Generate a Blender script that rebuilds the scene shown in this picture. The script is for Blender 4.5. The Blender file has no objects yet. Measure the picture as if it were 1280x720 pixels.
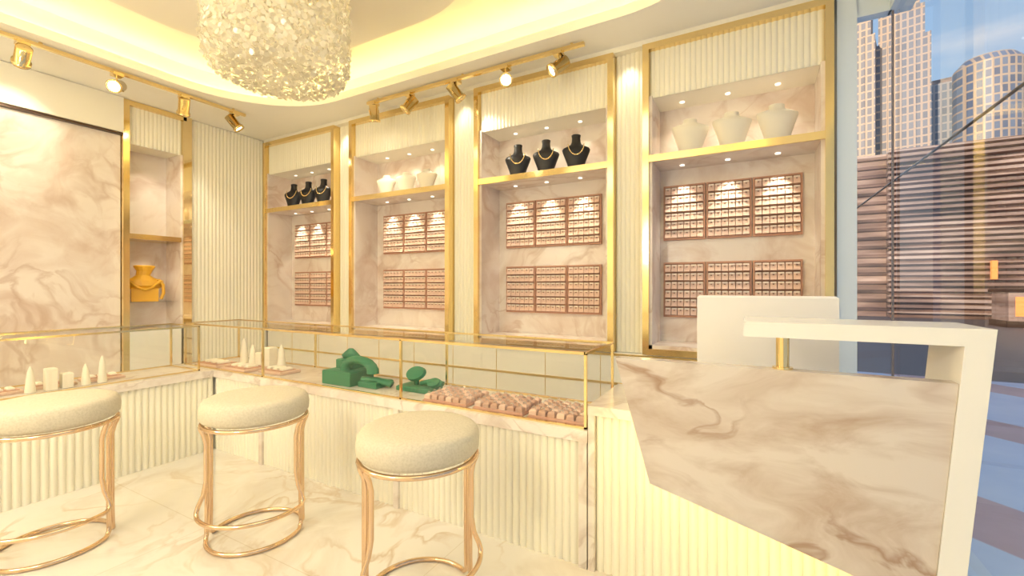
import bpy, math, random
from mathutils import Vector, Matrix
random.seed(7)
S=bpy.context.scene
S.view_settings.view_transform='Standard'

# ------------------------------------------------------------ materials
def newmat(n):
    m=bpy.data.materials.new(n); m.use_nodes=True
    nt=m.node_tree; b=nt.nodes['Principled BSDF']; return m,nt,b
def plain(n,col,rough=.5,metal=0,emit=0,ecol=None,bump=0,bscale=200,spec=None,coat=0):
    m,nt,b=newmat(n)
    b.inputs['Base Color'].default_value=(*col,1); b.inputs['Roughness'].default_value=rough
    b.inputs['Metallic'].default_value=metal
    if coat: b.inputs['Coat Weight'].default_value=coat
    if emit:
        b.inputs['Emission Color'].default_value=(*(ecol or col),1); b.inputs['Emission Strength'].default_value=emit
    if bump:
        tc=nt.nodes.new('ShaderNodeTexCoord'); no=nt.nodes.new('ShaderNodeTexNoise')
        no.inputs['Scale'].default_value=bscale; no.inputs['Detail'].default_value=3
        nt.links.new(tc.outputs['Object'],no.inputs['Vector'])
        bp=nt.nodes.new('ShaderNodeBump'); bp.inputs['Strength'].default_value=bump; bp.inputs['Distance'].default_value=.003
        nt.links.new(no.outputs['Fac'],bp.inputs['Height']); nt.links.new(bp.outputs['Normal'],b.inputs['Normal'])
        rp=nt.nodes.new('ShaderNodeValToRGB'); rp.color_ramp.elements[0].position=.35; rp.color_ramp.elements[1].position=.6
        rp.color_ramp.elements[0].color=(col[0]*.9,col[1]*.89,col[2]*.86,1); rp.color_ramp.elements[1].color=(*col,1)
        nt.links.new(no.outputs['Fac'],rp.inputs['Fac']); nt.links.new(rp.outputs[0],b.inputs['Base Color'])
    return m
def marble(n,base,patch,vein,scale=1.0,rough=.2,pstart=.48,pend=.72,vw=.03,tile=None,seed=0,vamt=.8,rot=(.5,.7,.4),stretch=(1,1,1),spec=.5):
    m,nt,b=newmat(n); L=nt.links.new; N=nt.nodes.new
    tc=N('ShaderNodeTexCoord'); mp=N('ShaderNodeMapping'); mp.inputs['Rotation'].default_value=rot; mp.inputs['Location'].default_value=(seed,seed*.7,seed*1.3)
    mp.inputs['Scale'].default_value=stretch
    L(tc.outputs['Object'],mp.inputs['Vector'])
    n0=N('ShaderNodeTexNoise'); n0.inputs['Scale'].default_value=scale*.9; n0.inputs['Detail'].default_value=3
    L(mp.outputs['Vector'],n0.inputs['Vector'])
    sub=N('ShaderNodeVectorMath'); sub.operation='MULTIPLY_ADD'; sub.inputs[1].default_value=(.9/scale,.9/scale,.9/scale)
    L(n0.outputs['Color'],sub.inputs[0]); L(mp.outputs['Vector'],sub.inputs[2])
    n1=N('ShaderNodeTexNoise'); n1.inputs['Scale'].default_value=scale*1.5; n1.inputs['Detail'].default_value=8; n1.inputs['Distortion'].default_value=.9
    n1.inputs['Roughness'].default_value=.6
    L(sub.outputs[0],n1.inputs['Vector'])
    r1=N('ShaderNodeValToRGB'); r1.color_ramp.elements[0].position=pstart; r1.color_ramp.elements[1].position=pend
    L(n1.outputs['Fac'],r1.inputs['Fac'])
    r2=N('ShaderNodeValToRGB'); e=r2.color_ramp.elements
    e[0].position=.5-vw; e[0].color=(0,0,0,1); e[1].position=.5; e[1].color=(vamt,)*3+(1,)
    x=e.new(.5+vw*.6); x.color=(0,0,0,1)
    n2=N('ShaderNodeTexNoise'); n2.inputs['Scale'].default_value=scale*1.1; n2.inputs['Detail'].default_value=5; n2.inputs['Distortion'].default_value=1.4
    L(sub.outputs[0],n2.inputs['Vector']); L(n2.outputs['Fac'],r2.inputs['Fac'])
    n3=N('ShaderNodeTexNoise'); n3.inputs['Scale'].default_value=scale*1.3; L(mp.outputs['Vector'],n3.inputs['Vector'])
    r3=N('ShaderNodeValToRGB'); r3.color_ramp.elements[0].position=.38; r3.color_ramp.elements[1].position=.60; L(n3.outputs['Fac'],r3.inputs['Fac'])
    mm=N('ShaderNodeMath'); mm.operation='MULTIPLY'; L(r2.outputs['Color'],mm.inputs[0]); L(r3.outputs['Color'],mm.inputs[1])
    m1=N('ShaderNodeMixRGB'); m1.inputs[1].default_value=(*base,1); m1.inputs[2].default_value=(*patch,1); L(r1.outputs['Color'],m1.inputs[0])
    m2=N('ShaderNodeMixRGB'); m2.inputs[2].default_value=(*vein,1); L(m1.outputs[0],m2.inputs[1]); L(mm.outputs[0],m2.inputs[0])
    out=m2
    if tile:
        br=N('ShaderNodeTexBrick'); br.offset=0; br.inputs['Color1'].default_value=(1,1,1,1); br.inputs['Color2'].default_value=(1,1,1,1)
        br.inputs['Mortar'].default_value=(.86,.82,.75,1); br.inputs['Scale'].default_value=1; br.inputs['Mortar Size'].default_value=.002
        br.inputs['Brick Width'].default_value=tile; br.inputs['Row Height'].default_value=tile
        L(tc.outputs['Object'],br.inputs['Vector'])
        m3=N('ShaderNodeMixRGB'); m3.blend_type='MULTIPLY'; m3.inputs[0].default_value=1; L(m2.outputs[0],m3.inputs[1]); L(br.outputs['Color'],m3.inputs[2]); out=m3
    L(out.outputs[0],b.inputs['Base Color']); b.inputs['Roughness'].default_value=rough; b.inputs['Specular IOR Level'].default_value=spec
    return m
def glassmat(n,tint=(.98,.99,.98),base=.05,k=.6):
    m,nt,b=newmat(n); nt.nodes.remove(b); L=nt.links.new; N=nt.nodes.new
    t=N('ShaderNodeBsdfTransparent'); t.inputs[0].default_value=(*tint,1)
    g=N('ShaderNodeBsdfGlossy'); g.inputs['Roughness'].default_value=0; f=N('ShaderNodeLayerWeight'); f.inputs[0].default_value=.5
    p=N('ShaderNodeMath'); p.operation='POWER'; p.inputs[1].default_value=5; L(f.outputs['Facing'],p.inputs[0])
    a=N('ShaderNodeMath'); a.operation='MULTIPLY_ADD'; a.inputs[1].default_value=k; a.inputs[2].default_value=base; L(p.outputs[0],a.inputs[0])
    mx=N('ShaderNodeMixShader'); L(a.outputs[0],mx.inputs[0]); L(t.outputs[0],mx.inputs[1]); L(g.outputs[0],mx.inputs[2])
    L(mx.outputs[0],nt.nodes['Material Output'].inputs['Surface']); return m

M={}
M['cream']=plain('cream_paint',(.91,.865,.735),.5)
M['flute']=plain('fluted_cream',(.91,.865,.715),.42)
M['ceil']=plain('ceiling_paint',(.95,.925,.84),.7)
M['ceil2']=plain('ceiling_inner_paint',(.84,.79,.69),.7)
M['white']=plain('white_lacquer',(.88,.845,.76),.25)
M['gold']=plain('polished_gold',(.88,.69,.34),.13,1)
M['rose']=plain('rose_gold',(.74,.54,.36),.16,1)
M['mirror']=plain('gold_mirror',(.84,.70,.42),.04,1)
M['wallmarble']=marble('pink_marble',(.86,.775,.70),(.66,.50,.405),(.56,.39,.29),1.25,.25,.46,.76,.06,vamt=.6)
M['deskmarble']=marble('desk_marble',(.69,.61,.525),(.46,.335,.24),(.34,.20,.12),2.0,.18,.45,.70,.05,seed=3,vamt=.8,rot=(0,.6,0),stretch=(.75,1,1.5))
M['slab']=marble('slab_marble',(.82,.75,.67),(.62,.51,.42),(.50,.38,.30),2.0,.2,.46,.75,.05,seed=5,vamt=.6)
M['floor']=marble('floor_marble',(.80,.755,.68),(.62,.53,.42),(.54,.38,.21),1.5,.035,.48,.84,.04,tile=1.2,seed=9,vamt=.65,spec=.85)
M['led']=plain('led_strip',(1,.85,.35),.5,emit=15,ecol=(1,.79,.24))
M['led2']=plain('desk_led_strip',(1,.85,.35),.5,emit=32,ecol=(1,.82,.30))
M['lens']=plain('lamp_lens',(1,.95,.8),.5,emit=14,ecol=(1,.93,.75))
M['opal']=plain('opal_fill_globe',(1,.93,.8),.5,emit=5,ecol=(1,.88,.66))  # glowing shell of the added fill globes
M['disc']=plain('downlight_disc',(1,.95,.85),.5,emit=1.5,ecol=(1,.95,.85))
M['fabric']=plain('cream_boucle',(.66,.59,.455),.9,bump=.5,bscale=130)
M['traywood']=plain('tray_rosewood',(.52,.27,.18),.5)
M['traydark']=plain('tray_inner',(.45,.25,.18),.8)
M['pad']=plain('ring_pad_suede',(.77,.54,.43),.8)
M['padtop']=plain('ring_slot_cream',(.90,.78,.67),.6)
M['pad2']=plain('ring_pad_brown',(.58,.36,.27),.8)
M['silver']=plain('ring_silver',(.92,.88,.82),.25,.6)
M['slot']=plain('ring_slot_brown',(.34,.20,.15),.6)
M['black']=plain('black_velvet',(.012,.011,.014),.45)
M['bustw']=plain('cream_linen',(.88,.81,.66),.7)
M['amber']=plain('amber_satin',(.78,.42,.03),.35)
M['green']=plain('green_suede',(.035,.20,.10),.5)
M['beige']=plain('beige_suede',(.66,.46,.34),.8)
M['glass']=glassmat('clear_glass',(.985,.99,.98),.06,.65)
M['wglass']=glassmat('window_glass',(.93,.97,1),.07,.5)
M['alu']=plain('window_frame_white',(.72,.80,.86),.35)
M['dark']=plain('dark_bronze',(.10,.06,.04),.35,.6)
M['seal']=plain('window_seal',(.22,.18,.17),.4)
M['plastic']=plain('white_plastic',(.84,.80,.76),.35)

def chmat():
    m,nt,b=newmat('capiz_shell'); nt.nodes.remove(b); L=nt.links.new; N=nt.nodes.new
    p=N('ShaderNodeBsdfPrincipled'); p.inputs['Base Color'].default_value=(.70,.65,.52,1); p.inputs['Roughness'].default_value=.2
    t=N('ShaderNodeBsdfTranslucent'); t.inputs[0].default_value=(.78,.71,.54,1); mx=N('ShaderNodeMixShader'); mx.inputs[0].default_value=.25
    L(p.outputs[0],mx.inputs[1]); L(t.outputs[0],mx.inputs[2]); L(mx.outputs[0],nt.nodes['Material Output'].inputs['Surface']); return m
M['capiz']=chmat()
def towermat(n,wall,win,sx=.35):
    m,nt,b=newmat(n); L=nt.links.new; N=nt.nodes.new
    tc=N('ShaderNodeTexCoord'); mp=N('ShaderNodeMapping'); mp.inputs['Rotation'].default_value=(math.pi/2,0,0)
    L(tc.outputs['Object'],mp.inputs['Vector'])
    br=N('ShaderNodeTexBrick'); br.offset=0; br.inputs['Color1'].default_value=(*win,1); br.inputs['Color2'].default_value=(win[0]*.6,win[1]*.6,win[2]*.65,1)
    br.inputs['Mortar'].default_value=(*wall,1); br.inputs['Scale'].default_value=sx; br.inputs['Mortar Size'].default_value=.12; br.inputs['Row Height'].default_value=1.1; br.inputs['Brick Width'].default_value=.7
    L(mp.outputs['Vector'],br.inputs['Vector']); L(br.outputs['Color'],b.inputs['Base Color']); b.inputs['Roughness'].default_value=.4
    return m
M['tA']=towermat('tower_sand',(.62,.43,.29),(.24,.23,.26))
M['tB']=towermat('tower_grey',(.46,.44,.45),(.18,.24,.34))
M['tC']=towermat('tower_glass',(.66,.50,.37),(.24,.31,.44))
def streaks(n,c0,c1,c2):
    m,nt,b=newmat(n); L=nt.links.new; N=nt.nodes.new
    tc=N('ShaderNodeTexCoord'); mp=N('ShaderNodeMapping'); mp.inputs['Scale'].default_value=(.28,.2,1.6); no=N('ShaderNodeTexNoise'); no.inputs['Scale'].default_value=1.2; no.inputs['Detail'].default_value=4
    L(tc.outputs['Object'],mp.inputs[0]); L(mp.outputs[0],no.inputs['Vector']); r=N('ShaderNodeValToRGB'); e=r.color_ramp.elements
    e[0].position=.36; e[0].color=(*c0,1); e[1].position=.66; e[1].color=(*c2,1); x=e.new(.5); x.color=(*c1,1)
    L(no.outputs['Fac'],r.inputs['Fac']); L(r.outputs[0],b.inputs['Base Color']); b.inputs['Roughness'].default_value=.25; return m
M['brown']=streaks('streak_brown',(.12,.075,.06),(.28,.17,.13),(.48,.33,.26))  # window reflection streaks put into the colour; kiosk and roof caps reuse it
M['brownl']=streaks('streak_tan',(.30,.19,.15),(.52,.36,.29),(.78,.60,.50))
M['orange']=plain('orange_glow',(.9,.3,.08),.5,emit=.9,ecol=(1,.35,.08))
M['asphalt']=plain('asphalt',(.20,.15,.13),.6,bump=.3,bscale=30)
def pavemat():
    m,nt,b=newmat('plaza_paving'); L=nt.links.new; N=nt.nodes.new
    tc=N('ShaderNodeTexCoord'); w=N('ShaderNodeTexWave'); w.wave_type='BANDS'; w.bands_direction='DIAGONAL'
    w.inputs['Scale'].default_value=.22; r=N('ShaderNodeValToRGB'); e=r.color_ramp.elements
    e[0].position=.80; e[0].color=(.62,.71,.82,1); e[1].position=.82; e[1].color=(.55,.36,.36,1)
    L(tc.outputs['Object'],w.inputs['Vector']); L(w.outputs['Fac'],r.inputs['Fac'])
    no=N('ShaderNodeTexNoise'); no.inputs['Scale'].default_value=2; no.inputs['Detail'].default_value=6; L(tc.outputs['Object'],no.inputs['Vector'])
    mx=N('ShaderNodeMixRGB'); mx.blend_type='OVERLAY'; mx.inputs[0].default_value=.5; L(r.outputs[0],mx.inputs[1]); L(no.outputs['Fac'],mx.inputs[2])
    L(mx.outputs[0],b.inputs['Base Color']); b.inputs['Roughness'].default_value=.3; return m
M['pave']=pavemat()

# ------------------------------------------------------------ mesh builder
class MB:
    def __init__(s): s.v=[];s.f=[];s.m=[];s.sm=[];s.mats=[]
    def mi(s,k):
        if k not in s.mats: s.mats.append(k)
        return s.mats.index(k)
    def add(s,vs,fs,mat,smooth=False,T=None):
        o=len(s.v); 
        for p in vs:
            p=Vector(p); 
            if T is not None: p=T@p
            s.v.append(p)
        k=s.mi(mat)
        for f in fs: s.f.append([i+o for i in f]); s.m.append(k); s.sm.append(smooth)
    def box(s,x0,x1,y0,y1,z0,z1,mat,T=None):
        vs=[(x,y,z) for x in(x0,x1) for y in(y0,y1) for z in(z0,z1)]
        s.add(vs,[(0,1,3,2),(4,6,7,5),(0,4,5,1),(2,3,7,6),(0,2,6,4),(1,5,7,3)],mat,False,T)
    def rbox(s,x0,x1,y0,y1,z0,z1,mat,r=.006,T=None):
        vs=[];
        for (z,i) in ((z0,0),(z1-r,0),(z1,r)):
            vs+= [(x0+i,y0+i,z),(x1-i,y0+i,z),(x1-i,y1-i,z),(x0+i,y1-i,z)]
        fs=[(3,2,1,0),(8,9,10,11)]
        for l in (0,4):
            for k in range(4):
                a=l+k;b=l+(k+1)%4; fs.append((a,b,b+4,a+4))
        s.add(vs,fs,mat,False,T)
    def quad(s,a,b_,c,d,mat): s.add([a,b_,c,d],[(0,1,2,3)],mat)
    def loft(s,secs,mat,seg=24,smooth=True,T=None,cap=True):
        vs=[];fs=[]
        for (z,rx,ry,cx,cy) in secs:
            for k in range(seg):
                a=2*math.pi*k/seg; vs.append((cx+rx*math.cos(a),cy+ry*math.sin(a),z))
        n=len(secs)
        for i in range(n-1):
            for k in range(seg):
                a=i*seg+k;b=i*seg+(k+1)%seg; fs.append((a,b,b+seg,a+seg))
        s.add(vs,fs,mat,smooth,T)
        if cap:
            s.add(vs[:seg],[tuple(reversed(range(seg)))],mat,False,T); s.add(vs[-seg:],[tuple(range(seg))],mat,False,T)
    def tube(s,pts,r,mat,seg=10,closed=False,T=None,r1=None):
        pts=[Vector(p) for p in pts]; n=len(pts); vs=[];fs=[]
        up=None
        for i,p in enumerate(pts):
            if closed: t=(pts[(i+1)%n]-pts[i-1])
            else: t=pts[min(i+1,n-1)]-pts[max(i-1,0)]
            t.normalize()
            if up is None:
                up=Vector((0,0,1)) if abs(t.z)<.9 else Vector((1,0,0))
            u=(up-t*up.dot(t)).normalized(); w=t.cross(u); up=u
            rr=r if r1 is None else r+(r1-r)*i/(n-1)
            for k in range(seg):
                a=2*math.pi*k/seg; vs.append(p+rr*(math.cos(a)*u+math.sin(a)*w))
        for i in range(n if closed else n-1):
            for k in range(seg):
                a=i*seg+k;b=i*seg+(k+1)%seg;j=((i+1)%n)*seg
                fs.append((a,b,j+(k+1)%seg,j+k))
        s.add(vs,fs,mat,True,T)
        if not closed:
            s.add(vs[:seg],[tuple(reversed(range(seg)))],mat,False,T); s.add(vs[-seg:],[tuple(range(seg))],mat,False,T)
    def flute(s,p0,p1,n,z0,z1,mat,pitch=.035,amp=.012,seg=7):
        amp*=.8
        p0=Vector(p0);p1=Vector(p1);n=Vector(n); L=(p1-p0).length; cnt=max(1,round(L/pitch)); d=(p1-p0)/cnt
        for i in range(cnt):
            vs=[]
            for k in range(seg+1):
                t=k/seg; q=p0+d*(i+t)+n*amp*math.sin(math.pi*t)**.7
                vs+= [(q.x,q.y,z0),(q.x,q.y,z1)]
            s.add(vs,[(2*k,2*k+2,2*k+3,2*k+1) for k in range(seg)],mat,True)
    def mesh(s,name):
        me=bpy.data.meshes.new(name); me.from_pydata([tuple(p) for p in s.v],[],s.f)
        for k in s.mats: me.materials.append(M[k])
        me.polygons.foreach_set('material_index',s.m); me.polygons.foreach_set('use_smooth',s.sm); me.update(); return me
    def obj(s,name,org=(0,0,0),recalc=True):
        o=Vector(org); s.v=[p-o for p in s.v]; me=s.mesh(name)
        if recalc:
            import bmesh
            bm=bmesh.new(); bm.from_mesh(me); bmesh.ops.recalc_face_normals(bm,faces=bm.faces); bm.to_mesh(me); bm.free()
        ob=bpy.data.objects.new(name,me); ob.location=org; S.collection.objects.link(ob); return ob
def inst(name,me,loc,rz=0,rx=0,sc=1):
    ob=bpy.data.objects.new(name,me); ob.location=loc; ob.rotation_euler=(rx,0,rz); ob.scale=(sc,)*3 if not isinstance(sc,tuple) else sc; S.collection.objects.link(ob); return ob
def T(x,y,z,rz=0,rx=0,ry=0): return Matrix.Translation((x,y,z))@Matrix.Rotation(rz,4,'Z')@Matrix.Rotation(ry,4,'Y')@Matrix.Rotation(rx,4,'X')

LC=(1,.90,.70)
H=3.04; XL=-5.41; YW=3.40; XR=.73; YB=-3.0
# ------------------------------------------------------------ shell
b=MB(); b.box(-5.9,XR+.05,YB-.1,3.9,-.12,0,'floor'); b.obj('floor')
b=MB(); b.box(-5.9,.45,3.72,3.9,0,3.5,'cream'); b.obj('wall_back')
b=MB(); b.box(-5.9,-5.72,YB-.1,3.72,0,3.5,'cream'); b.obj('wall_left')
b=MB(); b.box(-5.72,XR+.05,YB-.1,YB,0,3.5,'cream'); b.obj('wall_front')
b=MB(); b.box(XR,XR+.12,YB,3.46,2.92,3.5,'cream'); b.box(XR,XR+.12,YB,-2.2,0,2.92,'cream'); b.obj('wall_right')

def rrect(x0,x1,y0,y1,r,n=14):
    pts=[]
    for cx,cy,a0 in ((x1-r,y1-r,0),(x0+r,y1-r,90),(x0+r,y0+r,180),(x1-r,y0+r,270)):
        for k in range(n+1):
            a=math.radians(a0+90*k/n); pts.append((cx+r*math.cos(a),cy+r*math.sin(a)))
    return pts
hole=rrect(-4.58,.15,-2.2,2.98,.95)
b=MB()
n=len(hole)
def toOuter(p,x0,x1,y0,y1):
    cx,cy=(-2.2,.4); dx,dy=p[0]-cx,p[1]-cy
    t=min(((x1-cx)/dx if dx>0 else (x0-cx)/dx) if abs(dx)>1e-6 else 1e9, ((y1-cy)/dy if dy>0 else (y0-cy)/dy) if abs(dy)>1e-6 else 1e9)
    return (cx+dx*t,cy+dy*t)
outer=[toOuter(p,-5.72,XR+.02,YB,3.72) for p in hole]
vs=[(x,y,H) for x,y in hole]+[(x,y,H) for x,y in outer]
b.add(vs,[(i,(i+1)%n,(i+1)%n+n,i+n) for i in range(n)],'ceil')
for cx,cy in ((-5.72,YB),(-5.72,3.72),(XR+.02,YB),(XR+.02,3.72)):
    for i in range(n):
        a=outer[i];c=outer[(i+1)%n]
        if (abs(a[0]-cx)<1e-4 and abs(c[1]-cy)<1e-4) or (abs(a[1]-cy)<1e-4 and abs(c[0]-cx)<1e-4):
            b.add([(a[0],a[1],H),(c[0],c[1],H),(cx,cy,H)],[(0,1,2)],'ceil')
b.add([(x,y,H) for x,y in hole]+[(x,y,H+.07) for x,y in hole],[(i,(i+1)%n,(i+1)%n+n,i+n) for i in range(n)],'ceil',True)
hole2=rrect(-4.76,.33,-2.38,3.16,1.1)
b.add([(x,y,H+.07) for x,y in hole]+[(x,y,H+.07) for x,y in hole2],[(i,(i+1)%n,(i+1)%n+n,i+n) for i in range(n)],'ceil')
b.add([(x,y,H+.07) for x,y in hole2]+[(x,y,H+.28) for x,y in hole2],[(i,(i+1)%n,(i+1)%n+n,i+n) for i in range(n)],'ceil',True)
b.add([(x,y,H+.28) for x,y in hole2],[tuple(range(n))],'ceil')
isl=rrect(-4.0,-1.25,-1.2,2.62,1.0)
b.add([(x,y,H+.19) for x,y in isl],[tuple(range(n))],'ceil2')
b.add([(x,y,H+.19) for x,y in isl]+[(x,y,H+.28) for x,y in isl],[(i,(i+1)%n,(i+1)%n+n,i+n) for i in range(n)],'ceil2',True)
b.obj('ceiling',recalc=False)
b=MB(); b.tube([(x,y,H+.095) for x,y in rrect(-4.72,.29,-2.34,3.12,1.06)],.012,'led',6,True); b.obj('cove_led_strip')

# ------------------------------------------------------------ right window
b=MB()
b.box(XR-.01,XR+.10,YB+.8,3.46,2.86,2.94,'alu'); b.box(XR-.01,XR+.10,YB+.8,3.46,0,.06,'alu')
for y in (-2.2,-.6,1.0): b.box(XR,XR+.09,y-.03,y+.03,.06,2.86,'alu')
b.box(XR+.002,XR+.012,3.41,3.425,.06,2.86,'seal')
b.quad((XR+.02,-2.2,.06),(XR+.02,3.4,.06),(XR+.02,3.4,2.86),(XR+.02,-2.2,2.86),'wglass'); b.obj('window_1')
b=MB()
b.box(.46,.56,3.38,3.50,0,3.04,'alu'); b.box(.56,XR,3.40,3.47,2.86,3.04,'alu'); b.box(.56,XR,3.40,3.47,0,.06,'alu')
b.quad((.56,3.43,.06),(XR,3.43,.06),(XR,3.43,2.86),(.56,3.43,2.86),'wglass'); b.obj('window_2')
b=MB(); b.tube([(.90,-2,1.955),(.90,7,1.985)],.007,'dark',8); b.tube([(.90,7,-.02),(.90,7,2.0)],.02,'dark',8); b.tube([(.90,-2.0,-.02),(.90,-2.0,1.97)],.02,'dark',8); b.obj('guard_rail')

# ------------------------------------------------------------ display niches on back wall
niches=[(-5.38,-4.08),(-3.84,-2.50),(-2.22,-.94),(-.72,.44)]
def spot(loc,rot,p,size=1.5,blend=.8,col=LC,rad=.02):
    l=bpy.data.lights.new('downlight_lamp','SPOT'); l.energy=p; l.spot_size=size; l.spot_blend=blend; l.color=col; l.shadow_soft_size=rad
    o=bpy.data.objects.new('downlight_lamp',l); o.location=loc; o.rotation_euler=rot; S.collection.objects.link(o)
for (x0,x1) in niches:
    b=MB(); g=.045
    b.box(x0,x0+g,3.33,3.70,.70,3.0,'gold'); b.box(x1-g,x1,3.33,3.70,.70,3.0,'gold')
    b.box(x0+g,x1-g,3.33,3.40,2.955,3.0,'gold'); b.box(x0+g,x1-g,3.33,3.70,.70,.745,'gold')
    b.box(x0+g,x1-g,3.685,3.71,.745,2.955,'wallmarble')
    b.box(x0+g,x0+g+.02,3.36,3.685,.745,2.62,'wallmarble'); b.box(x1-g-.02,x1-g,3.36,3.685,.745,2.62,'wallmarble')
    b.box(x0+g,x1-g,3.385,3.685,2.61,2.955,'cream'); b.flute((x0+g,3.385),(x1-g,3.385),(0,-1),2.61,2.955,'flute',.036,.012)
    b.box(x0+g,x1-g,3.335,3.35,2.125,2.175,'gold'); b.box(x0+g,x1-g,3.35,3.685,2.13,2.17,'wallmarble')
    b.box(x0+g,x1-g,3.36,3.685,.745,.77,'wallmarble')
    for k in range(3):
        xx=(x0+x1)/2-.02+(k-1)*.312
        for z in (2.608,2.128):
            b.loft([(z-.004,.017,.017,xx,3.56),(z+.001,.017,.017,xx,3.56)],'disc',12)
        spot((xx,3.55,2.59),(math.radians(8),0,0),5,1.6)
        spot((xx,3.56,2.11),(math.radians(9),0,0),15,.95,.6)
    b.obj('display_niche')
for i,(x0,x1) in enumerate([(-5.42,-5.38),(-4.08,-3.84),(-2.50,-2.22),(-.94,-.72)]):
    b=MB(); b.box(x0+.001,x1-.001,3.42,3.71,0,3.04,'cream'); b.flute((x0,3.42),(x1,3.42),(0,-1),.70,3.04,'flute',.036,.013)
    b.obj('trim_%d'%(i+1))
    if x1-x0>.1: spot(((x0+x1)/2,3.30,3.0),(math.radians(12),0,0),8,1.2)
b=MB(); b.box(-5.38,.44,3.40,3.70,0,.695,'white')
for z in (.665,.44,.22): b.box(-5.38,.44,3.392,3.40,z,z+.018,'gold')
for x in [-5.38+.48*k for k in range(1,12)]: b.box(x-.002,x+.002,3.396,3.40,.02,.66,'gold')
b.obj('base_cabinet')
b=MB(); b.box(-5.38,.44,3.345,3.42,3.0,3.04,'cream'); b.obj('trim_5')

def traymesh(w,h,rows,cols,padm):
    b=MB(); t=.028
    b.box(-w/2,w/2,-.006,0,0,h,'traydark')
    f=.012
    b.box(-w/2,-w/2+f,-t,-.006,0,h,'traywood'); b.box(w/2-f,w/2,-t,-.006,0,h,'traywood')
    b.box(-w/2+f,w/2-f,-t,-.006,0,f,'traywood'); b.box(-w/2+f,w/2-f,-t,-.006,h-f,h,'traywood')
    iw=(w-2*f)/cols; ih=(h-2*f)/rows
    for r in range(rows):
        z=f+r*ih
        b.box(-w/2+f,w/2-f,-t-.002,-.006,z,z+.004,'traywood')
        for c in range(cols):
            x=-w/2+f+c*iw
            a0,a1=x+iw*.05,x+iw*.95; z0,z1=z+ih*.10,z+ih*.86
            vs=[(a0,-.006,z0),(a1,-.006,z0),(a1,-.006,z1),(a0,-.006,z1),(a0,-.045,z0),(a1,-.045,z0),(a1,-.030,z1),(a0,-.030,z1)]
            b.add(vs,[(0,1,2,3),(4,5,6,7),(0,1,5,4),(3,2,6,7),(0,3,7,4),(1,2,6,5)],padm)
            b.box(a0+.003,a1-.003,-.040,-.028,z1-.010,z1+.002,'padtop')
            xm=(a0+a1)/2; b.box(xm-.005,xm+.005,-.0435,-.036,z1-.020,z1-.012,'slot')
    import bmesh
    me=b.mesh('ring_tray'); bm=bmesh.new(); bm.from_mesh(me); bmesh.ops.recalc_face_normals(bm,faces=bm.faces); bm.to_mesh(me); bm.free()
    return me
wt=traymesh(.305,.43,6,6,'pad'); 
for (x0,x1) in niches:
    xm=(x0+x1)/2; sp=.312
    for z in (1.57,.965):
        for k in (-1,0,1): inst('ring_display_tray',wt,(xm+k*sp-.02,3.684,z))
def bust(mat,neck,secs,s=1.0):
    b=MB()
    b.loft([(z*s,rx*s,ry*s,cx*s,cy*s) for z,rx,ry,cx,cy in secs],mat,28)
    if neck:
        pts=[]
        for k in range(17):
            a=math.pi*k/16; x=.058*math.cos(a); z=.192-.085*math.sin(a)**1.1; y=-.030-.022*math.sin(a)
            pts.append((x*s,y*s,z*s))
        b.tube(pts,.0035*s,neck,6)
        for p in pts[3:14]: b.loft([(p[2]-.006*s,.002,.002,p[0],p[1]-.003),(p[2],.006*s,.006*s,p[0],p[1]-.003),(p[2]+.006*s,.002,.002,p[0],p[1]-.003)],neck,8)
    return b.mesh('necklace_bust')
sb=[(0,.052,.04,0,0),(.008,.056,.043,0,0),(.05,.066,.042,0,0),(.10,.085,.046,0,.0),(.135,.099,.05,0,.0),(.155,.104,.048,0,.003),(.17,.096,.044,0,.006),(.182,.07,.04,0,.01),(.195,.043,.034,0,.012),(.215,.034,.03,0,.014),(.245,.031,.028,0,.016),(.268,.035,.03,0,.016),(.272,.030,.026,0,.016)]
sw=[(0,.062,.045,0,0),(.01,.066,.047,0,0),(.05,.075,.045,0,0),(.10,.092,.048,0,0),(.145,.108,.052,0,0),(.175,.118,.05,0,0),(.188,.114,.046,0,.003),(.198,.088,.040,0,.006),(.207,.055,.034,0,.008),(.220,.042,.032,0,.01),(.236,.044,.033,0,.01),(.24,.038,.028,0,.01)]
bb=bust('black','gold',sb,1.12); bw=bust('bustw',None,sw,1.12); bw2=bust('bustw',None,sw,.92)
for ni,(x0,x1) in enumerate(niches):
    me=(bb,bw2,bb,bw)[ni]
    xm=(x0+x1)/2
    for k in (-1,0,1): inst('necklace_bust',me,(xm+k*.275+.01,3.48,2.171),rz=.35)

# ------------------------------------------------------------ left wall
b=MB(); b.box(-5.715,XL,YB,1.93,0,2.68,'wallmarble'); b.box(XL,XL+.015,YB,1.93,.80,.825,'gold'); b.obj('marble_wall_panel')
b=MB(); b.box(-5.715,XL+.07,YB,1.93,2.70,3.035,'cream'); b.box(-5.6,XL+.05,YB,1.93,2.68,2.70,'dark'); b.obj('trim_6')
b=MB(); y0,y1=1.935,2.53; g=.05; xf=XL+.05
b.box(-5.71,xf,y0,y0+g,0,3.035,'gold'); b.box(-5.71,xf,y1-g-.03,y1,0,3.035,'mirror'); b.box(-5.71,xf,y0+g,y1-g,2.99,3.035,'gold')
b.box(-5.71,-5.69,y0+g,y1-g,.78,2.62,'wallmarble'); b.box(-5.71,XL,y0+g,y1-g-.03,2.62,2.99,'cream')
b.flute((XL,y0+g),(XL,y1-g-.03),(1,0),2.62,2.99,'flute',.036,.012)
b.box(-5.69,xf-.02,y1-g-.05,y1-g-.03,.78,2.62,'wallmarble')
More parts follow.
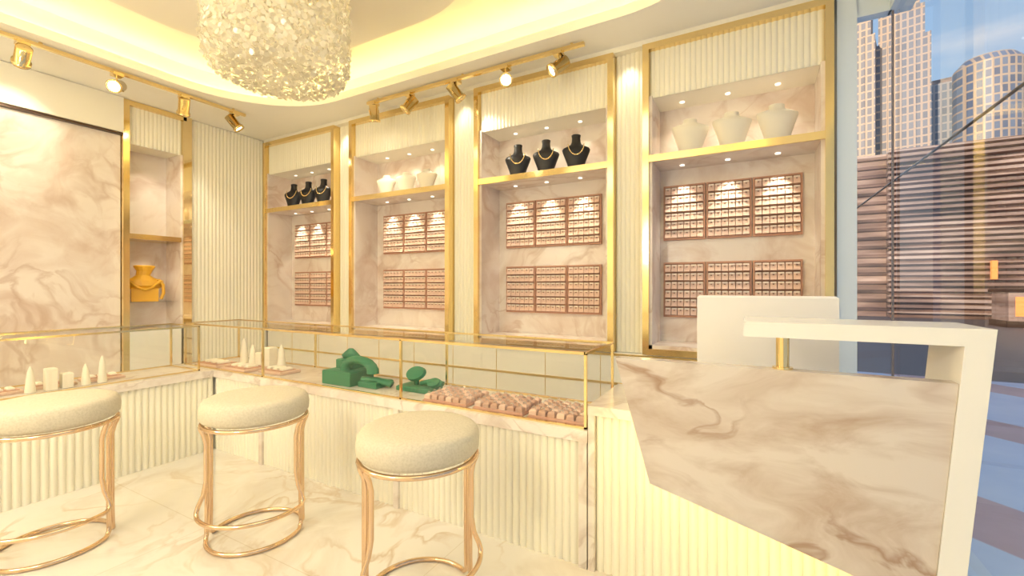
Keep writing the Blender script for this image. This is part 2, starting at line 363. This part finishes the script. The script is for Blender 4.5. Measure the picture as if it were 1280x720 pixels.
b.box(-5.69,xf,y0+g,y1-g-.05,1.68,1.73,'gold'); b.box(-5.69,xf,y0+g,y1-g-.05,0,.78,'white'); b.box(-5.69,xf-.03,y0+g,y1-g-.05,1.045,1.053,'glass')
b.obj('wall_display_niche')
spot((-5.53,2.2,2.58),(0,0,0),4,1.6); spot((-5.53,2.2,1.66),(0,0,0),4,1.6)
b=MB(); b.box(-5.71,XL-.001,2.531,3.40,0,3.035,'cream'); b.flute((XL,2.53),(XL,3.36),(1,0),0,3.035,'flute',.04,.014); b.obj('trim_7')
b=MB(); b.rbox(-.10,.10,-.07,.07,0,.13,'amber',.01); 
b.loft([(.12,.11,.055,0,0),(.15,.135,.07,.01,0),(.20,.145,.06,.0,.0),(.225,.085,.05,-.01,0),(.25,.055,.04,-.01,0),(.29,.06,.04,0,0),(.335,.085,.05,.0,0),(.345,.075,.045,0,0)],'amber',14,False)
b.tube([(-.12,-.05,.20),(-.05,-.08,.13),(0,-.09,.11),(.05,-.08,.13),(.12,-.05,.20)],.012,'amber',8)
b.tube([(.10,-.04,.21),(.135,-.05,.16),(.14,-.05,.08),(.12,-.05,.02)],.014,'amber',8)
inst('draped_bust',b.mesh('draped_bust'),(-5.53,2.17,1.053),rz=math.pi/2-.3,sc=1.08)

# ------------------------------------------------------------ counters
b=MB()
def slabtop(x0,x1,y0,y1): b.box(x0,x1,y0,y1,.54,.59,'slab')
b.box(-4.0,-.63,1.815,2.25,0,.54,'cream'); b.flute((-3.5,1.815),(-.63,1.815),(0,-1),.0,.54,'flute',.036,.014)
slabtop(-4.0,-.615,1.785,2.27)
for x in (-2.92,-1.70,-.637): b.box(x-.018,x+.018,1.79,1.82,0,.54,'slab')
b.obj('display_counter')
b=MB(); b.box(-4.0,-3.515,-1.6,1.784,0,.54,'cream'); b.flute((-3.515,-1.6),(-3.515,1.80),(1,0),.0,.54,'flute',.036,.014)
slabtop(-4.0,-3.485,-1.62,1.784); b.obj('display_counter')
def case(x0,x1,y0,y1,posts_x=(),posts_y=()):
    b=MB(); z0,z1=.591,.915; t=.006
    for x in (x0,x1):
        b.box(x-t,x+t,y0-t,y1+t,z1-t,z1+t,'gold'); b.box(x-t,x+t,y0-t,y1+t,z0,z0+.008,'gold')
    for y in (y0,y1):
        b.box(x0,x1,y-t,y+t,z1-t,z1+t,'gold'); b.box(x0,x1,y-t,y+t,z0,z0+.008,'gold')
    ps=[(x,y) for x in [x0,x1]+list(posts_x) for y in (y0,y1)]+[(x,y) for y in posts_y for x in (x0,x1)]
    for (x,y) in ps: b.box(x-t,x+t,y-t,y+t,z0,z1,'gold')
    b.quad((x0,y0,z1+.003),(x1,y0,z1+.003),(x1,y1,z1+.003),(x0,y1,z1+.003),'glass')
    for y in (y0,y1): b.quad((x0,y,z0),(x1,y,z0),(x1,y,z1),(x0,y,z1),'glass')
    for x in (x0,x1): b.quad((x,y0,z0),(x,y1,z0),(x,y1,z1),(x,y0,z1),'glass')
    b.obj('glass_display_case')
case(-3.93,-.63,1.81,2.22,(-2.92,-1.68))
case(-3.95,-3.55,-1.55,1.72,(),(.2,))

b=MB(); w,d=.25,.21
b.rbox(-w/2,w/2,-d/2,d/2,0,.012,'traywood')
for r in range(5):
    for c in range(6):
        cx=-w/2+.022+c*(w-.044)/5; cy=-d/2+.022+r*(d-.044)/4
        b.rbox(cx-.016,cx+.016,cy-.015,cy+.015,.012,.034,'pad2' if (r+c)%3 else 'pad',.006)
        b.tube([(cx+.008*math.cos(a),cy,.036+.008*math.sin(a)) for a in [math.pi*k/5 for k in range(6)]],.0015,'silver',4)
tm=b.mesh('ring_tray_flat')
for x,y in ((-1.41,1.955),(-1.09,1.955),(-.785,1.955)): inst('ring_tray',tm,(x,y,.591),sc=1.13)
b=MB()
b.rbox(-.15,.03,-.09,.07,0,.10,'green'); b.rbox(-.13,-.03,-.02,.08,.10,.17,'green')
b.rbox(.05,.16,-.06,.06,0,.04,'green')
b.tube([(.0+.085*math.cos(a)+.03,-.03,.11+.075*math.sin(a)) for a in [math.radians(-10+20*k) for k in range(11)]],.028,'green',12)
b.tube([(.06,-.04,.05),(.13,-.02,.05),(.2,.0,.024)],.022,'green',12)
b.loft([(.17,.05,.02,-.08,.03),(.19,.06,.025,-.08,.03),(.22,.035,.02,-.08,.03),(.245,.012,.01,-.08,.03)],'green',14)
inst('jewelry_display_stand',b.mesh('green_stand'),(-2.19,1.98,.592),sc=(1.4,1.2,.85))
b=MB()
b.rbox(-.10,.08,-.06,.05,0,.03,'green'); b.loft([(.03,.012,.012,-.03,0),(.09,.012,.012,-.03,0)],'green',12)
b.loft([(0,.05,.05,0,0),(.018,.045,.045,0,0)],'green',18,T=T(-.03,0,.095,0,math.radians(50)))
b.tube([(.0,.0,.04),(.05,.0,.06),(.11,.01,.05)],.016,'green',10)
b.loft([(0,.035,.035,0,0),(.016,.03,.03,0,0)],'green',18,T=T(.07,0,.05,0,math.radians(40)))
inst('jewelry_display_stand',b.mesh('green_stand2'),(-1.72,2.03,.592),sc=(1.35,1.2,.95))
def coneset(cones):
    b=MB()
    for (x,y,w,d) in ((-.2,-.04,.2,.14),(.04,-.04,.2,.14),(.26,.0,.17,.12)):
        b.rbox(x-w/2,x+w/2,y-d/2,y+d/2,0,.018,'beige'); b.box(x-w/2+.015,x+w/2-.015,y-d/2+.015,y+d/2-.015,.018,.022,'traywood')
        for k in range(3): b.rbox(x-w/2+.03+k*w*.27,x-w/2+.06+k*w*.27,y-.03,y+.03,.022,.036,'bustw')
    for (x,y,h) in cones: b.loft([(.0,.024,.024,x,y),(.01,.024,.024,x,y),(h*.8,.013,.013,x,y),(h,.004,.004,x,y)],'bustw',16)
    b.rbox(.05,.10,.06,.11,0,.13,'bustw'); b.rbox(-.02,.03,.06,.11,0,.09,'bustw')
    return b.mesh('cone_display')
cs=coneset([(-.16,.09,.17),(-.08,.09,.13),(.16,.09,.15)])
inst('ring_cone_display',cs,(-3.36,1.96,.592),sc=(1.5,1.3,1.15)); 
inst('ring_cone_display',cs,(-3.74,1.05,.592),rz=-math.pi/2)
b=MB(); b.loft([(0,.04,.04,0,0),(.01,.04,.04,0,0),(.015,.008,.008,0,0),(.19,.006,.006,0,0)],'gold',14); b.loft([(.19,.03,.03,0,0),(.2,.045,.045,0,0),(.24,.0,.0,0,0)],'gold',14)
inst('ring_stand',b.mesh('ring_stand'),(-3.74,.55,.592))

# ------------------------------------------------------------ reception desk
b=MB()
b.box(-.585,.42,1.815,2.25,0,.66,'cream'); b.flute((-.585,1.815),(.42,1.815),(0,-1),0,.66,'flute',.034,.014)
b.box(-.613,.44,1.785,2.27,.66,.70,'slab'); b.box(-.613,-.585,1.79,2.26,0,.66,'slab')
def xz(poly,y0,y1,mat):
    n=len(poly); vs=[(x,y0,z) for x,z in poly]+[(x,y1,z) for x,z in poly]
    b.add(vs,[tuple(range(n)),tuple(reversed(range(n,2*n)))]+[(i,(i+1)%n,(i+1)%n+n,i+n) for i in range(n)],mat)
xz([(-.43,.95),(.4665,.95),(.414,.345),(-.31,.527)],1.55,1.60,'deskmarble')
xz([(-.30,.90),(.40,.90),(.37,.46),(-.24,.62)],1.60,1.78,'white')
b.tube([(-.395,1.62,.88),(-.285,1.62,.55),(.38,1.62,.382)],.006,'led2',6)
xz([(-.025,1.094),(.536,1.094),(.440,0),(.385,0),(.476,1.048),(-.025,1.048)],1.545,1.80,'white')
b.loft([(.95,.018,.018,.08,1.585),(1.048,.018,.018,.08,1.585)],'gold',18); b.loft([(.95,.028,.028,.08,1.585),(.956,.028,.028,.08,1.585)],'gold',18)
b.obj('reception_desk')
b=MB(); b.rbox(-.24,.24,-.02,.015,.11,.465,'plastic',.008); b.box(-.03,.03,.015,.03,.02,.3,'plastic'); b.rbox(-.10,.10,-.07,.10,0,.012,'plastic'); b.box(-.225,.225,.015,.017,.13,.45,'dark')
inst('computer_monitor',b.mesh('monitor'),(.036,2.0,.701))

# ------------------------------------------------------------ stools
def stool():
    b=MB(); R=.236; o=.025
    b.loft([(z+o,r_,r_,0,0) for z,r_ in [(.545,.20),(.545,R-.03),(.553,R-.012),(.567,R-.002),(.60,R),(.625,R-.004),(.64,R-.014),(.648,R-.030),(.653,R-.07),(.656,.01)]],'fabric',56)
    b.tube([(.224*math.cos(a),.224*math.sin(a),.535+o) for a in [2*math.pi*k/48 for k in range(48)]],.010,'rose',10,True)
    r=.0098; zb=.0105
    def hair(aL,aR,z,rad):
        n=28; base=[(rad*math.cos(math.radians(aL+(aR-aL)*k/n)),rad*math.sin(math.radians(aL+(aR-aL)*k/n)),z) for k in range(n+1)]
        def leg(ang):
            c,s_=math.cos(math.radians(ang)),math.sin(math.radians(ang)); R2=.203
            prof=[(.226,.534+o),(.222,.518+o),(.212,.495+o),(R2,.455+o),(R2,.30),(R2+(rad-R2)*.3,z+.09),(R2+(rad-R2)*.8,z+.045),(rad,z+.018)]
            return [(c*q,s_*q,zz) for q,zz in prof]
        pts=leg(aL)+base[1:-1]+list(reversed(leg(aR)))
        b.tube(pts,r,'rose',10)
    hair(-173,-7,zb,.205); hair(7,173,zb,.205)
    hair(-159,-21,.15,.240)
    return b.mesh('bar_stool')
sm=stool()
inst('bar_stool',sm,(-1.145,1.335,0),rz=math.radians(28)+.45,sc=(1,1,.98)); inst('bar_stool',sm,(-2.135,1.29,0),rz=math.radians(28)+.30); inst('bar_stool',sm,(-2.85,.77,0),rz=math.radians(28)+.5,sc=(1,1,1.01))

# ------------------------------------------------------------ chandelier
b=MB(); cx,cy=-2.42,1.60
def piece(p,nrm,s):
    nrm=(nrm+Vector((random.gauss(0,.5),random.gauss(0,.5),random.gauss(0,.5)))).normalized()
    u=nrm.orthogonal().normalized(); u=(Matrix.Rotation(random.random()*6.28,3,nrm)@u); w=nrm.cross(u)
    b.add([p+s*(math.cos(a)*u+math.sin(a)*w) for a in [k*math.pi/3 for k in range(6)]],[(0,1,2,3,4,5)],'capiz')
prof=[(.375,3.12),(.375,2.53),(.367,2.48),(.34,2.44),(.29,2.415),(.0,2.405)]
seglen=[math.hypot(prof[i+1][0]-prof[i][0],prof[i+1][1]-prof[i][1]) for i in range(5)]
for i in range(5):
    (r0,z0),(r1,z1)=prof[i],prof[i+1]
    rows=max(1,int(seglen[i]/.019))
    for k in range(rows):
        t=(k+.5)/rows; r=r0+(r1-r0)*t; z=z0+(z1-z0)*t
        cnt=max(1,int(2*math.pi*r/.021))
        for j in range(cnt):
            a=2*math.pi*(j+random.random()*.6+(k%2)*.5)/cnt; rr=r+random.uniform(-.015,.013)
            nr=Vector((math.cos(a)*(z0-z1),math.sin(a)*(z0-z1),-(r0-r1))).normalized()
            piece(Vector((cx+rr*math.cos(a),cy+rr*math.sin(a),z+random.uniform(-.01,.01))),nr,random.uniform(.011,.017))
b.loft([(3.12,.38,.38,cx,cy),(3.15,.38,.38,cx,cy)],'gold',48); b.loft([(3.15,.22,.22,cx,cy),(3.232,.22,.22,cx,cy)],'gold',32)
b.obj('chandelier',(cx,cy,3.15),recalc=False)
for dz in (2.7,2.95):
    l=bpy.data.lights.new('chandelier_bulb','POINT'); l.energy=2.5; l.color=LC; l.shadow_soft_size=.06
    o=bpy.data.objects.new('chandelier_bulb',l); o.location=(cx,cy,dz); S.collection.objects.link(o)

# ------------------------------------------------------------ tracks
b=MB(); b.box(-4.715,-4.685,-.5,2.72,3.0,3.025,'gold')
for y in (-.3,1.2,2.6): b.loft([(3.02,.012,.012,-4.70,y),(3.041,.012,.012,-4.70,y)],'gold',10)
b.obj('ceiling_track')
b=MB(); b.box(-3.34,-1.10,3.115,3.145,3.0,3.025,'gold')
for x in (-3.2,-2.2,-1.2): b.loft([(3.02,.012,.012,x,3.13),(3.041,.012,.012,x,3.13)],'gold',10)
b.obj('ceiling_track')
def head(x,y,d):
    b=MB(); b.box(x-.035,x+.035,y-.035,y+.035,2.975,3.0,'gold'); b.loft([(2.93,.008,.008,x,y),(2.98,.008,.008,x,y)],'gold',10)
    d=Vector(d).normalized(); c=Vector((x,y,2.895)); q=Vector((0,0,1)).rotation_difference(d).to_matrix().to_4x4(); TT=Matrix.Translation(c)@q
    b.loft([(-.085,.03,.03,0,0),(-.08,.045,.045,0,0),(.05,.045,.045,0,0),(.05,.054,.054,0,0),(.075,.054,.054,0,0),(.075,.041,.041,0,0),(.06,.039,.039,0,0)],'gold',24,T=TT,cap=False)
    b.loft([(-.086,.001,.001,0,0),(-.085,.03,.03,0,0)],'gold',24,T=TT,cap=False)
    b.loft([(.055,.039,.039,0,0),(.060,.037,.037,0,0)],'lens',20,T=TT)
    b.tube([(-.045,0,.0),(-.05,0,-.03),(0,0,-.085),(.05,0,-.03),(.045,0,0)],.005,'gold',6,T=TT)
    b.obj('track_spotlight',(x,y,2.9))
    l=bpy.data.lights.new('spot_lamp','SPOT'); l.energy=20; l.spot_size=1.1; l.spot_blend=.7; l.color=LC; l.shadow_soft_size=.03
    o=bpy.data.objects.new('spot_lamp',l); o.location=c+d*.09; o.rotation_euler=d.to_track_quat('-Z','Y').to_euler(); S.collection.objects.link(o)
head(-4.70,1.107,(-.9,.1,-.5)); head(-4.70,1.653,(.8,-.6,-.45)); head(-4.70,2.15,(-.6,.2,-.8)); head(-4.70,2.61,(.4,.5,-.8))
head(-3.25,3.13,(-.2,.3,-1)); head(-2.80,3.13,(-.5,-.3,-.7)); head(-2.27,3.13,(.5,.5,-.8)); head(-1.773,3.13,(.5,-.8,-.45)); head(-1.308,3.13,(-.6,-.5,-.6))

# ------------------------------------------------------------ added fill lamps
def area(loc,sx,sy,p,col=LC,rot=(0,0,0)):
    l=bpy.data.lights.new('fill_lamp','AREA'); l.shape='RECTANGLE'; l.size=sx; l.size_y=sy; l.energy=p; l.color=col  # unseen panel added under the ceiling for even fill
    o=bpy.data.objects.new('fill_lamp',l); o.location=loc; o.rotation_euler=rot; S.collection.objects.link(o)
area((-2.3,-1.3,3.16),3.0,1.6,34); area((-1.0,.9,3.18),1.2,1.2,13); area((-3.3,.7,3.2),.9,1.2,11)
def fill_pendant(x,y,z,p):  # unseen opal globe added behind the camera to brighten the ceiling
    b=MB(); R=.16
    b.loft([(z+R*math.sin(a),max(.002,R*math.cos(a)),max(.002,R*math.cos(a)),x,y) for a in [math.radians(-90+15*k) for k in range(13)]],'opal',24,cap=False)
    b.loft([(z+R-.01,.03,.03,x,y),(z+R+.04,.03,.03,x,y)],'gold',16); b.loft([(z+R+.04,.006,.006,x,y),(3.232,.006,.006,x,y)],'gold',8)
    ob=b.obj('fill_globe',(x,y,z))
    l=bpy.data.lights.new('fill_bulb','POINT'); l.energy=p; l.color=LC; l.shadow_soft_size=.16
    o=bpy.data.objects.new('fill_bulb',l); o.location=(x,y,z-R-.18); S.collection.objects.link(o)
fill_pendant(-3.2,-.6,2.2,54); fill_pendant(-1.4,-.8,2.2,60)

# ------------------------------------------------------------ exterior
b=MB(); b.box(XR+.12,60,-30,8,-.06,-.02,'pave'); b.box(-30,XR+.12,3.95,8,-.06,-.02,'pave'); b.obj('plaza_pavement')
b=MB(); b.box(-60,400,8.0,420,-.12,-.05,'asphalt'); b.obj('street')
def tower(x,y,w,d,h,mat,steps=1,rot=.25):
    b=MB()
    z=0
    for i in range(steps):
        f=1-.18*i; z1=h*(1-.10*(steps-1-i)) if steps>1 else h
        b.box(-w/2*f,w/2*f,-d/2*f,d/2*f,z,z1,mat); z=z1
    b.box(-w*.2,w*.2,-d*.2,d*.2,h,h+3,'brown')
    for k in range(5):
        xx=-w/2+w*k/4; b.box(xx-.25,xx+.25,-d/2-.4,-d/2,0,h*(1-.10*(steps-1)),mat)
    o=b.obj('skyscraper'); o.location=(x,y,-.05); o.rotation_euler=(0,0,-rot)
tower(53,233,17,14,124,'tA',3); tower(37,227,13,12,112,'tA',2); tower(67,241,16,14,82,'tB'); tower(91,255,15,14,80,'tB'); tower(118,270,20,16,95,'tB',2); tower(150,240,24,16,70,'tA'); tower(-10,260,26,20,60,'tB')
b=MB(); b.loft([(0,9.5,9.5,0,0),(82,9.5,9.5,0,0),(85,7,7,0,0)],'tC',28,False); o=b.obj('skyscraper'); o.location=(76,226,-.05)
b=MB(); b.box(5,22,23.6,24.2,-.05,6.9,'brown'); b.box(-3,5,24.2,30,-.05,6.9,'brownl')  # block whose slats and colour stand in for reflections in the window glass
for k in range(18): z=.2+.38*k; b.box(-3.1,5.0,24.1,24.2,z,z+.13,'brown')
for k in range(31): z=.15+.22*k; b.box(4.9,22.1,23.35,23.6,z,z+(.11 if k%3 else .06),'brownl')
b.box(7.9,8.05,23.2,23.36,1.5,2.2,'orange'); b.box(9.0,9.3,23.2,23.36,.8,1.1,'orange')
b.obj('reflection_streak_building')
b=MB(); b.box(-.7,.7,-.6,.6,0,.2,'dark'); b.box(-.65,.65,-.55,.55,.2,1.1,'brownl'); b.box(-.72,.72,-.62,.62,1.1,1.2,'dark'); b.box(-.5,.5,-.57,-.55,.35,.95,'orange')
o=b.obj('street_kiosk'); o.location=(7.6,19.9,-.05)

l=bpy.data.lights.new('sun','SUN'); l.energy=3.2; l.color=(1,.78,.55); l.angle=.02
o=bpy.data.objects.new('sun',l); o.rotation_euler=Vector((.45,1,-.35)).to_track_quat('-Z','Y').to_euler(); S.collection.objects.link(o)
w=bpy.data.worlds.new('world'); S.world=w; w.use_nodes=True; nt=w.node_tree; bg=nt.nodes['Background']
tc=nt.nodes.new('ShaderNodeTexCoord'); sx=nt.nodes.new('ShaderNodeSeparateXYZ'); r=nt.nodes.new('ShaderNodeValToRGB')
e=r.color_ramp.elements; e[0].position=0; e[0].color=(.80,.74,.68,1); e[1].position=.75; e[1].color=(.16,.33,.62,1); x=e.new(.25); x.color=(.42,.57,.74,1)
nt.links.new(tc.outputs['Generated'],sx.inputs[0]); nt.links.new(sx.outputs['Z'],r.inputs['Fac']); 
no=nt.nodes.new('ShaderNodeTexNoise'); no.inputs['Scale'].default_value=3; no.inputs['Detail'].default_value=5; mp=nt.nodes.new('ShaderNodeMapping'); mp.inputs['Scale'].default_value=(1,1,4)
nt.links.new(tc.outputs['Generated'],mp.inputs[0]); nt.links.new(mp.outputs[0],no.inputs['Vector'])
r2=nt.nodes.new('ShaderNodeValToRGB'); r2.color_ramp.elements[0].position=.5; r2.color_ramp.elements[1].position=.75; nt.links.new(no.outputs['Fac'],r2.inputs['Fac'])
mx=nt.nodes.new('ShaderNodeMixRGB'); mx.inputs[2].default_value=(.80,.78,.80,1); nt.links.new(r2.outputs[0],mx.inputs[0]); nt.links.new(r.outputs[0],mx.inputs[1]); nt.links.new(mx.outputs[0],bg.inputs[0])
bg.inputs[1].default_value=1.15

c=bpy.data.cameras.new('camera'); c.sensor_width=36; c.lens=36*550/1280; c.clip_end=2000; c.clip_start=.05; c.shift_y=-1/1280
o=bpy.data.objects.new('camera',c); o.location=(0,0,1.2); o.rotation_euler=(math.pi/2,0,math.radians(28.7)); S.collection.objects.link(o); S.camera=o
